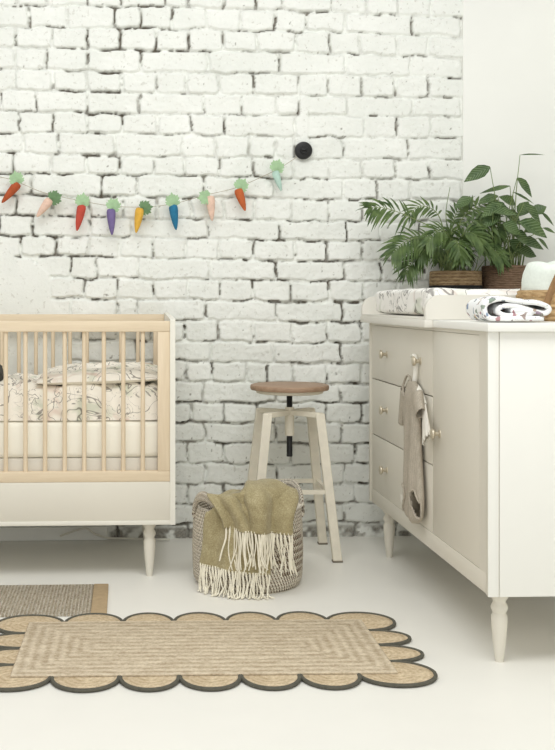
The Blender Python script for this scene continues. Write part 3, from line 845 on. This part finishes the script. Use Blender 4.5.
def leaflet(mb, p, d, nrm, L, W, droop, uv=False):
    d = d.normalized(); s = d.cross(nrm).normalized(); n = s.cross(d).normalized()
    prof = [(0, .12), (.15, .62), (.35, 1), (.6, .86), (.82, .45), (1, .03)]
    vs = []; uvs = []; fs = []
    for t, w in prof:
        c = p + d * (L * t) + Vector((0, 0, -1)) * (droop * L * t * t)
        vs += [c - s * (W * w) + n * (W * w * .35), c, c + s * (W * w) + n * (W * w * .35)]
        uvs += [(.5 - .5 * w, t), (.5, t), (.5 + .5 * w, t)]
    for k in range(len(prof) - 1):
        a = k * 3
        fs += [(a, a + 1, a + 4, a + 3), (a + 1, a + 2, a + 5, a + 4)]
    mb.add(vs, fs, uvs)
WL = WY - .016
def clampw(p, m=.0):
    if p.y > WL - m: p.y = WL - m
    return p
PX, PY = 1.304, 4.062
palm = thing('potted_palm', (PX, PY, ZL), 'feathery parlour palm in a woven pot with a black band', 'plant')
pot(palm, PX, PY, .100, .080, M['seagrass'], M['blackband'])
rs = random.Random(11)
fol = MB(); ste = MB()
def frond(pts, n=13, L=.09, W=.008, start=.42, droop=.35, seed=0, face=(0, -.85, .55)):
    P = bez(pts, 40)
    ste.tube([clampw(p) for p in P[::2]], [.0026 - .0018 * k / 20 for k in range(21)], 6)
    r2 = random.Random(seed)
    for i in range(n):
        t = start + (1 - start) * (i + .3) / n
        k = min(39, int(t * 40)); p = P[k]; tg = (P[k + 1] - P[k]).normalized()
        hor = tg.cross(Vector(face))
        if hor.length < .2: hor = Vector((1, 0, 0))
        hor.normalize(); upv = hor.cross(tg).normalized()
        s = (i + .3) / n; l = L * (.55 + 1.25 * s * (1 - s) * 1.8) * (1 - .35 * s) * r2.uniform(.9, 1.1)
        for sd in (-1, 1):
            spread = R(62) * (1 - .55 * s)
            d = tg * math.cos(spread) + hor * sd * math.sin(spread) + upv * .12 + Vector((0, 0, r2.uniform(-.08, .08)))
            e = p + d.normalized() * l
            if e.y > WL - .004: d.y -= (e.y - WL + .006) / l * 1.1
            leaflet(fol, p, d, upv, l * 1.1, W * .66 * r2.uniform(.85, 1.15), droop * r2.uniform(.4, 1.0))
    leaflet(fol, P[40], (P[40] - P[39]), Vector((0, 0, 1)), L * .55, W * .9, .2)
def S(x, y, Y): return seen(x, y, Y)
base = lambda k=0: Vector((PX + rs.uniform(-.05, .05), PY + rs.uniform(-.05, .04), ZL + .055))
frond([S(448, 270, 4.06), S(440, 235, 4.05), S(412, 218, 4.02), S(385, 208, 4.0), S(368, 208, 3.98)], 13, .105, .0095, .48, .55, 1)
frond([S(450, 270, 4.05), S(438, 246, 4.02), S(418, 238, 3.98), S(402, 244, 3.95), S(392, 254, 3.94)], 12, .10, .0105, .40, .5, 2)
frond([S(446, 270, 4.05), S(434, 256, 4.0), S(420, 256, 3.98), S(410, 264, 3.97), S(406, 274, 3.965)], 11, .072, .009, .38, .6, 3)
ste.tube(bez([S(452, 270, 4.07), S(448, 235, 4.08), S(446, 212, 4.09), S(450, 187, 4.09)], 16), [.0026 - .0001 * k for k in range(17)], 6)
frond([S(458, 270, 4.05), S(462, 238, 4.04), S(474, 222, 4.02), S(492, 222, 4.0), S(500, 236, 3.99)], 13, .085, .010, .38, .5, 5)
frond([S(456, 270, 4.07), S(458, 230, 4.07), S(468, 212, 4.06), S(486, 204, 4.05), S(500, 206, 4.04)], 13, .075, .010, .42, .4, 6)
frond([S(460, 270, 4.03), S(468, 250, 4.0), S(482, 244, 3.98), S(496, 252, 3.97), S(503, 262, 3.965)], 12, .078, .010, .35, .55, 7)
frond([S(450, 270, 4.07), S(444, 232, 4.08), S(436, 212, 4.08), S(420, 206, 4.07), S(408, 216, 4.06)], 12, .07, .0075, .45, .45, 8)
frond([S(454, 270, 4.03), S(452, 246, 3.98), S(446, 232, 3.94), S(436, 232, 3.91), S(426, 244, 3.90)], 12, .085, .0105, .35, .5, 9)
frond([S(456, 270, 4.02), S(458, 248, 3.97), S(464, 234, 3.93), S(474, 234, 3.90), S(482, 244, 3.89)], 12, .085, .0105, .35, .5, 10)
frond([S(453, 270, 4.08), S(452, 236, 4.09), S(456, 214, 4.10), S(470, 200, 4.10)], 10, .06, .009, .5, .3, 11)
frond([S(455, 270, 4.02), S(454, 252, 3.96), S(455, 240, 3.92), S(458, 244, 3.88), S(460, 254, 3.87)], 11, .07, .010, .35, .5, 12)
frond([S(447, 270, 4.03), S(438, 252, 3.99), S(428, 248, 3.95), S(418, 258, 3.94)], 10, .07, .009, .35, .6, 13)
for k in range(13):
    b0 = base(); ang = rs.uniform(0, 2 * math.pi); ln = rs.uniform(.05, .14); hh = rs.uniform(.09, .22)
    e = b0 + Vector((math.cos(ang) * ln, math.sin(ang) * ln * .6 - .03, hh)); mid = b0 + Vector((math.cos(ang) * ln * .25, math.sin(ang) * ln * .2 - .01, hh * .75))
    e2 = e + Vector((math.cos(ang) * .05, math.sin(ang) * .03 - .01, -rs.uniform(.01, .05)))
    frond([b0, mid, clampw(e, .01), clampw(e2, .01)], 10, rs.uniform(.055, .085), rs.uniform(.006, .0095), .45, .45, 40 + k, (rs.uniform(-.4, .4), -rs.uniform(.1, .9), .6))
for k in range(26):
    b0 = Vector((PX + rs.uniform(-.06, .06), PY + rs.uniform(-.06, .05), ZL + .052)); e = b0 + Vector((rs.uniform(-.06, .06), rs.uniform(-.04, .02), rs.uniform(.06, .14)))
    ste.tube([b0, (b0 + e) / 2 + Vector((rs.uniform(-.01, .01), 0, 0)), clampw(e)], [.0024, .002, .001], 6)
fol.build('foliage', M['palm'], palm, recalc=False); ste.build('stems', M['stem'], palm)

QX, QY = 1.502, 4.062
cal = thing('potted_calathea', (QX, QY, ZL), 'striped calathea with tall thin stalks in a brown ribbed pot', 'plant')
pot(cal, QX, QY, .089, .101, M['brownpot'])
fol = MB(); ste = MB()
CY = 4.06
LV = [((490, 167), (465, 181), 5.0, 3.98), ((517, 178), (531, 196), 4.2, 4.0), ((510, 186), (480, 193), 2.6, 4.03), ((513, 192), (533, 203), 1.6, 4.02),
 ((520, 155), (545, 154.5), 1.0, 4.07), ((472, 198), (455, 208), 4.6, 4.02), ((534, 213), (547, 206), 4.6, 4.0), ((524, 204), (540, 224), 5.0, 3.96),
 ((541, 212), (553, 225), 2.4, 4.02), ((519, 222), (546, 237), 7.5, 3.93), ((519, 216), (529, 200), 5.0, 4.0), ((521, 240), (543, 249), 5.5, 3.96),
 ((538, 238), (548, 249), 2.4, 4.0), ((518, 250), (536, 256), 5.0, 3.98), ((494, 203), (509, 217), 5.0, 3.97), ((493, 212), (517, 214), 4.4, 3.94),
 ((503, 224), (520, 234), 5.5, 3.92), ((502, 204), (482, 216), 5.0, 3.97), ((543, 228), (555, 233), 2.2, 4.0), ((512, 232), (530, 246), 6.0, 3.94),
 ((498, 196), (478, 204), 4.0, 4.03), ((500, 214), (480, 228), 5.0, 3.98), ((515, 205), (498, 196), 4.6, 4.05), ((510, 240), (524, 254), 5.0, 4.0),
 ((505, 212), (520, 224), 5.5, 4.06), ((498, 232), (482, 246), 4.6, 4.03), ((508, 222), (500, 240), 4.5, 4.0), ((525, 232), (538, 226), 4.0, 4.04),
 ((488, 214), (474, 228), 4.6, 4.03), ((512, 246), (506, 260), 4.0, 4.03)]
for i, (a, t, w, Y) in enumerate(LV):
    A, T = S(*a, Y), S(*t, Y - .02 + .04 * rs.random())
    L = (T - A).length; wm = w * (1.4 if w > 3 else 1.0) * Y / FPX
    tilt = Vector((rs.uniform(-.3, .3), -1, rs.uniform(.2, .9)))
    if A.y > WL - .01: A.y = WL - .01
    d = (T - A)
    leaflet(fol, A, d + Vector((0, 0, .08 * L)), tilt, L, wm, .10, True)
    b0 = Vector((QX + rs.uniform(-.06, .06), QY + rs.uniform(-.05, .05), ZL + .075))
    mid = (b0 * .45 + A * .55) + Vector((rs.uniform(-.006, .006), 0, .02))
    ste.tube(bez([b0, mid, A], 10), [.0026 - .0014 * k / 10 for k in range(11)], 6)
for k in range(18):
    b0 = Vector((QX + rs.uniform(-.07, .07), QY + rs.uniform(-.07, .05), ZL + .075)); e = b0 + Vector((rs.uniform(-.025, .025), rs.uniform(-.02, .02), rs.uniform(.08, .15)))
    ste.tube([b0, clampw(e)], [.0032, .0022], 6)
fol.build('foliage', M['calathea'], cal, recalc=False); ste.build('stems', M['stem'], cal)

# ------------------------------------------------------------------ towel basket at the right edge
KX, KY, KR = 1.268, 2.992, .118
kb = thing('small_woven_basket', (KX, KY, .895), 'small water hyacinth basket with strap handles on the dresser top', 'basket')
def kfn(u, v):
    a = 2 * math.pi * u; r = KR * (.93 + .07 * min(1, v * 2.2)) + .0018 * math.sin(a * 26) + .0025 * math.sin(v * 2 * math.pi * 5)
    return Vector((KX + r * math.cos(a), KY + r * math.sin(a), .8965 + v * .083))
b = MB(); b.grid(kfn, 96, 30, closed=True)
b.grid(lambda u, v: Vector((KX + KR * .93 * (1 - v * .99) * math.cos(2 * math.pi * u), KY + KR * .93 * (1 - v * .99) * math.sin(2 * math.pi * u), .8965)), 96, 2, closed=True)
b.build('basket_body', M['water_hyacinth'], kb, angle=80, solid=.008, off=-1)
M['strap'] = plain('brown_strap', lin(150, 118, 84), 0.8, 60, 0.12, 0.4)
for an in (-90, 90):
    pts = []
    for k in range(25):
        t = k / 24; s = math.sin(math.pi * t); aa = R(an) + (t - .5) * 1.5
        rr = KR + .006
        zz = .905 + .145 * min(1, s * 1.25) ** .8
        pts.append((KX + rr * math.cos(aa), KY + rr * math.sin(aa), zz))
    rad = .009
    b = MB(); b.tube(pts, .010, 8, ry=.0035, up=(math.cos(R(an)), math.sin(R(an)), 0)); b.build('handle', M['strap'], kb)
M['mint'] = mint = plain('mint_towelling', lin(238, 245, 236), 0.95, 120, 0.04, 0.6)
def tfn(u, v):
    a = 2 * math.pi * u; p = v * math.pi / 2
    r = (KR - .011) * max(0, 1 - v ** 5) ** .5 * (1 - .10 * v)
    bump = 1 + .03 * math.sin(a * 3 + 1) + .04 * nz((math.cos(a), math.sin(a), v * 2), 2, 3)
    z = .935 + .132 * math.sin(p) ** .95 + .006 * math.sin(7 * math.cos(a) * r / .1 + 1)
    return Vector((KX + r * bump * math.cos(a), KY + r * bump * math.sin(a), z))
b = MB(); b.grid(tfn, 80, 30, closed=True)
tag(b.build('mint_towel', mint, angle=80), 'pale mint towel bundled in the small woven basket', 'towel')

# ------------------------------------------------------------------ folded muslin
def mat_muslin():
    t = NT('printed_muslin', 0.9)
    vo = t.node('ShaderNodeTexVoronoi', Scale=44.0, Randomness=1.0); v = t.coords(); 
    wob = t.n.new('ShaderNodeVectorMath'); wob.operation = 'ADD'; nn = t.node('ShaderNodeTexNoise', Scale=60.0)
    sc = t.n.new('ShaderNodeVectorMath'); sc.operation = 'SCALE'; sc.inputs['Scale'].default_value = .034
    t.link(v, nn.inputs['Vector']); t.link(nn.outputs['Color'], sc.inputs[0]); t.link(v, wob.inputs[0]); t.link(sc.outputs[0], wob.inputs[1])
    t.link(wob.outputs[0], vo.inputs['Vector'])
    m = t.ramp(vo.outputs['Distance'], [(0.40, (1, 1, 1)), (0.46, (0, 0, 0))])
    sp = t.n.new('ShaderNodeSeparateXYZ'); t.link(vo.outputs['Color'], sp.inputs[0])
    col = t.ramp(sp.outputs[0], [(0.0, lin(226, 178, 96)), (0.25, lin(96, 128, 160)), (0.45, lin(170, 104, 112)), (0.62, lin(120, 140, 120)), (0.8, lin(70, 84, 110)), (1.0, lin(214, 170, 120))])
    for e in t.n: pass
    keep = t.math('GREATER_THAN', sp.outputs[1], .22)
    t.color(t.mix(t.math('MULTIPLY', t.math('MULTIPLY', m, keep), .85), lin(244, 245, 245), col))
    t.bump(t.noise(v, 200, 3), 0.2, 0.001); return t.m
M['muslin'] = mat_muslin()
sec = [(.964 + (x - .958) * .82, .906 + (z - .901) * 1.05) for x, z in [(1.150, .903), (1.05, .901), (.985, .901), (.962, .910), (.958, .930), (.975, .947), (1.02, .953), (1.07, .946), (1.12, .944), (1.160, .938), (1.172, .926), (1.150, .917),
       (1.09, .927), (1.04, .936), (1.01, .930), (1.005, .917), (1.03, .910), (1.08, .910), (1.11, .918), (1.075, .922), (1.045, .922)]]
SEC = bez([(x, 0, z) for x, z in sec], 120)
def mfn(u, v):
    p = SEC[min(120, int(round(u * 120)))]
    y = 2.735 + v * .165
    k = nz((p.x * 12, y * 10, p.z * 20), 1, 8); k2 = nz((p.x * 30, y * 25, 3), 1, 3)
    s = 1 - .05 * abs(2 * v - 1) ** 3
    return Vector((p.x + .007 * k + .05 * (v - .5) * .2, y + .008 * nz((p.x * 20, p.z * 30, 1), 1, 2), max(.9015, .8985 + (p.z - .8985) * s + .003 * k2)))
b = MB(); b.grid(mfn, 120, 22)
tag(b.build('muslin_cloth', M['muslin'], angle=80, solid=.0125, off=0), 'folded white muslin cloth with colourful prints at the dresser front corner', 'cloth')

# ------------------------------------------------------------------ hanger and romper
hg = MB()
hx = .9215
hook = [(DX - .0085, 3.368, .772), (DX - .0085, 3.352, .778), (DX - .010, 3.335, .776), (DX - .0105, 3.322, .760), (DX - .011, 3.318, .735), (DX - .013, 3.322, .705), (DX - .0145, 3.326, .686)]
HOOK = bez([(hk[0], hk[1], hk[2]) for hk in hook], 24)
hgo = thing('clothes_hanger', (.933, 3.32, .70), 'white wooden hanger hooked on the knob of the top drawer', 'hanger')
M['hanger'] = plain('white_hanger_paint', lin(244, 242, 234), 0.4, 20, 0.01)
hg.tube([(a.x, a.y + .0, a.z) for a in HOOK], .0042, 10, ry=.0075, up=(1, 0, 0)); hg.build('hook', M['hanger'], hgo)
hg = MB(); AR = bez([(.932, 3.44, .640), (.932, 3.39, .668), (.932, 3.326, .686), (.932, 3.26, .668), (.932, 3.212, .632)], 24)
hg.tube(AR, .0045, 10, ry=.009, up=(1, 0, 0)); hg.build('shoulder_bar', M['hanger'], hgo)

def mat_knit():
    t = NT('grey_ribbed_knit', 0.95); v = t.coords(scale=(1, 1, 1))
    sep = t.n.new('ShaderNodeSeparateXYZ'); t.link(v, sep.inputs[0])
    n = t.noise(v, 260, 3, .7); n2 = t.noise(v, 30, 3)
    rib = t.math('SINE', t.math('MULTIPLY', sep.outputs[1], 2 * math.pi / .0075))
    f = t.math('ADD', t.math('MULTIPLY', n, .6), t.math('ADD', t.math('MULTIPLY', n2, .3), t.math('MULTIPLY', rib, .04)))
    t.color(t.ramp(f, [(0.28, lin(162, 153, 138)), (0.62, lin(196, 187, 172))]))
    t.bump(t.math('ADD', t.math('MULTIPLY', rib, .5), n), .45, .002); return t.m
M['knit'] = mat_knit()
rom = thing('baby_romper', (.915, 3.30, .69), 'grey knitted baby romper hanging on the dresser drawers', 'baby clothes')
# rows: z, y centre, half width, half depth, x centre
GR = [(g[0], g[1] + .018, g[2] * .9, g[3], g[4]) for g in [(.694, 3.325, .036, .010, .928), (.684, 3.322, .060, .013, .927), (.668, 3.318, .082, .016, .926), (.645, 3.314, .092, .018, .925), (.60, 3.310, .084, .018, .925), (.54, 3.303, .082, .019, .925),
      (.47, 3.295, .084, .020, .924), (.40, 3.287, .092, .021, .923), (.34, 3.282, .100, .021, .923), (.29, 3.278, .094, .020, .923), (.262, 3.276, .072, .016, .924), (.248, 3.275, .036, .008, .925)]]
GZ = bez([(g[0], g[1], 0) for g in GR], 80); GW = bez([(g[2], g[3], g[4]) for g in GR], 80)
def gfn(u, v):
    k = min(80, int(round(v * 80))); z, yc, _ = GZ[k]; hw, hd, xc = GW[k]
    a = 2 * math.pi * u
    c, s = math.cos(a), math.sin(a)
    y = yc + hw * math.copysign(abs(c) ** .85, c)
    x = xc - hd * math.copysign(abs(s) ** .8, s)
    if s > 0: x -= .005 * math.sin((y - yc) / .011 + 2 * z * 6) * s * (.3 + .7 * min(1, (.69 - z) / .2)) + .004 * nz((y * 16, z * 9, 0), 1, 2) * s
    x = min(x, DX - .0025)
    z2 = z + .004 * nz((y * 20, z * 10, 0), 1, 5)
    return Vector((x, y, z2))
def ghole(u, v):
    p = gfn(u, v)
    # leg openings, low on both sides
    for yc in (3.232, 3.355):
        if u < .5 and ((p.y - yc - (p.z - .315) * .25 * (1 if yc < 3.29 else -1)) / .024) ** 2 + ((p.z - .315) / .042) ** 2 < 1: return True
    if u < .5 and ((p.y - 3.372) / .034) ** 2 + ((p.z - .674) / .034) ** 2 < 1: return True
    return False
b = MB(); b.grid(gfn, 96, 80, closed=True, skip=ghole)
b.build('romper_body', M['knit'], rom, angle=80, solid=.0025, off=-1)
for yc in (3.232, 3.355):
    b = MB(); pts = []
    for k in range(36):
        a = 2 * math.pi * k / 36; zz = .315 + .044 * math.sin(a); yy = yc + .026 * math.cos(a) + (zz - .315) * .25 * (1 if yc < 3.29 else -1)
        # sit on the surface
        best = min((gfn(i / 96, j / 80) for i in range(0, 49, 2) for j in range(54, 80, 2)), key=lambda q: (q.y - yy) ** 2 + (q.z - zz) ** 2)
        pts.append((best.x - .002, yy, zz))
    b.tube(pts, .0035, 7, closed=True)
    b.build('leg_cuff', M['knit'], rom)
def sleeve(p0, p1, r0, r1, name, mat, wave=0.0, zr=.55, n=40):
    b = MB(); p0 = Vector(p0); p1 = Vector(p1); t = (p1 - p0).normalized()
    side = Vector((0, t.z, -t.y)).normalized()
    def fn(u, v):
        a = 2 * math.pi * u; q = p0.lerp(p1, v); r = r0 + (r1 - r0) * v
        wv = 1 + wave * v * v * math.sin(a * 8)
        q = q + side * (r * math.cos(a) * wv) + Vector((-1, 0, 0)) * (r * zr * math.sin(a) * wv)
        q += t * (wave * .03 * v * math.cos(a * 8)); q.x = min(q.x, DX - .0025); return q
    b.grid(fn, n, 16, closed=True); return b.build(name, mat, rom, angle=80, solid=.0022, off=-1)
sleeve((.922, 3.402, .660), (.922, 3.447, .545), .024, .017, 'sleeve', M['knit'])
sleeve((.920, 3.240, .655), (.914, 3.190, .604), .030, .026, 'sleeve', M['knit'])
b = MB(); pts = []
for k in range(30):
    a = 2 * math.pi * k / 30; yy = 3.366 + .040 * math.cos(a); zz = .676 + .034 * math.sin(a)
    pts.append((.912 + .006 * math.cos(a) ** 2 + .012 * max(0, math.sin(a)), yy, zz))
b.tube(pts, .0038, 7, closed=True); b.build('collar', M['knit'], rom)
M['lace'] = plain('white_lace', lin(238, 234, 224), 0.9, 60, 0.04, 0.2)
o = sleeve((.930, 3.205, .625), (.920, 3.145, .530), .018, .040, 'ruffle', M['lace'], .10, .22, 96); o['label'] = 'white ruffled lining behind the sleeve'
b = MB(); b.box(.908, .9095, 3.385, 3.403, .292, .316, .0003); o = b.build('care_label', M['lace'], rom); o['label'] = 'small white sewn tag'
